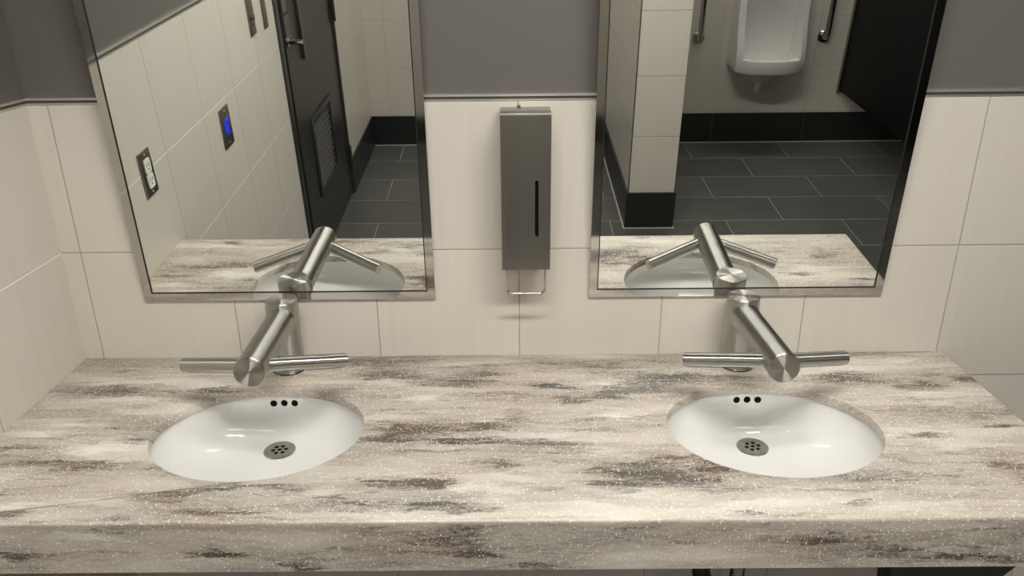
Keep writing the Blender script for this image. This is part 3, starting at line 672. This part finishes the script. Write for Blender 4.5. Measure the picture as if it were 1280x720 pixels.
def grab_bar(x, label):
    r = thing('grab_rail', label, 'grab bar', (x, YF, Z0 - 0.166), group='vertical grab bars')
    q = 0.060; R2 = 0.040; L = 0.62
    pts = [(0, 0.002, 0)] + [(0, q - R2, 0)] + arc((0, q - R2, R2), (0, 0, -1), (0, 1, 0), R2, 0, math.pi / 2, 8) + arc((0, q - R2, L - R2), (0, 1, 0), (0, 0, 1), R2, 0, math.pi / 2, 8) + [(0, 0.002, L)]
    bm = bmesh.new(); tube(bm, pts, 0.0175, 20); obj('bar', bm, 'steel_frame', r)
    for z in (0, L):
        bm = bmesh.new(); lathe(bm, [(0, 0), (0.039, 0.0), (0.039, 0.006), (0.034, 0.012), (0, 0.013)], 32); obj('flange', bm, 'steel_frame', r, loc=(0, 0.0, z), rot=(-math.pi / 2, 0, 0))
grab_bar(2.082, 'vertical steel grab bar left of the urinal, close to the wing wall')
grab_bar(2.874, 'vertical steel grab bar right of the urinal, close to the black partition')
r = thing('toilet_partition', 'black partition panel raised above the floor, right of the urinal in the mirror', 'partition', (3.046, YF, 0))
PL = 1.55
obj('panel', B((-0.0127, 0.0127, 0.016, PL, 0.355, 1.80), bev=0.0015), 'black_satin', r)
obj('wall_channel', B((-0.022, -0.0130, 0.0, 0.030, 0.335, 1.80), (0.0130, 0.022, 0.0, 0.030, 0.335, 1.80), (-0.022, 0.022, 0.0, 0.004, 0.335, 1.80)), 'steel_plate', r, smooth=None)
obj('pilaster', B((-0.016, 0.016, PL, PL + 0.18, 0.10, 1.83), bev=0.0015), 'black_satin', r)
obj('pilaster_shoe', B((-0.020, 0.020, PL - 0.003, PL + 0.183, 0.0, 0.105), bev=0.002), 'steel_frame', r)

# ------------------------------------------------------------------ ceiling lamps
def lamp(x, y, w, l, label, mat='lamp'):
    r = thing('ceiling_light', label, 'ceiling light', (x, y, H), group='ceiling lights')
    t = 0.02
    obj('housing', B((-w / 2 - t, w / 2 + t, -l / 2 - t, -l / 2, -0.03, 0), (-w / 2 - t, w / 2 + t, l / 2, l / 2 + t, -0.03, 0), (-w / 2 - t, -w / 2, -l / 2, l / 2, -0.03, 0), (w / 2, w / 2 + t, -l / 2, l / 2, -0.03, 0)), 'white_plastic', r, smooth=None)
    obj('diffuser', B((-w / 2, w / 2, -l / 2, l / 2, -0.022, -0.002)), mat, r, smooth=None)
lamp(1.20, -1.20, 1.50, 0.15, 'long ceiling light panel above the counter side of the room')
lamp(2.62, -3.25, 1.50, 0.35, 'added dim fill light panel close to the wall above the urinal', 'lamp_fill')  # added out of view for the spout highlights and a brighter urinal bay
lamp(0.75, -3.25, 1.30, 0.35, 'added dim fill light panel close to the wall at the corridor end', 'lamp_fill')  # added out of view so the spouts catch a bright stripe

S.world = bpy.data.worlds.new('room_air'); S.world.use_nodes = True
S.world.node_tree.nodes['Background'].inputs[0].default_value = (0.02, 0.02, 0.02, 1); S.world.node_tree.nodes['Background'].inputs[1].default_value = 0.0

# ------------------------------------------------------------------ camera
F, YAW, PIT, ROL = 977.946, -0.0034829, 0.3795561, -0.0097853
cy, sy, cp, sp = math.cos(YAW), math.sin(YAW), math.cos(PIT), math.sin(PIT)
fw = Vector((sy * cp, cy * cp, -sp)); rt = Vector((cy, -sy, 0)); up = rt.cross(fw)
r2 = rt * math.cos(ROL) + up * math.sin(ROL); u2 = -rt * math.sin(ROL) + up * math.cos(ROL)
cam = bpy.data.cameras.new('camera'); co = bpy.data.objects.new('camera', cam); COL.objects.link(co)
cam.sensor_width = 36.0; cam.lens = F * 36.0 / 1280.0; cam.clip_start = 0.02
mw = Matrix((r2, u2, -fw)).transposed().to_4x4(); mw.translation = Vector((0.90468, -1.54262, Z0 + 0.77286))
co.matrix_world = mw
S.camera = co
S.view_settings.view_transform = 'Standard'; S.view_settings.look = 'None'; S.view_settings.gamma = 1.0
S.view_settings.use_curve_mapping = False; S.view_settings.exposure = 0.0
S.cycles.max_bounces = 14; S.cycles.glossy_bounces = 8; S.cycles.diffuse_bounces = 6
S.cycles.use_denoising = True
S.cycles.caustics_reflective = True
S.cycles.sample_clamp_indirect = 6.0
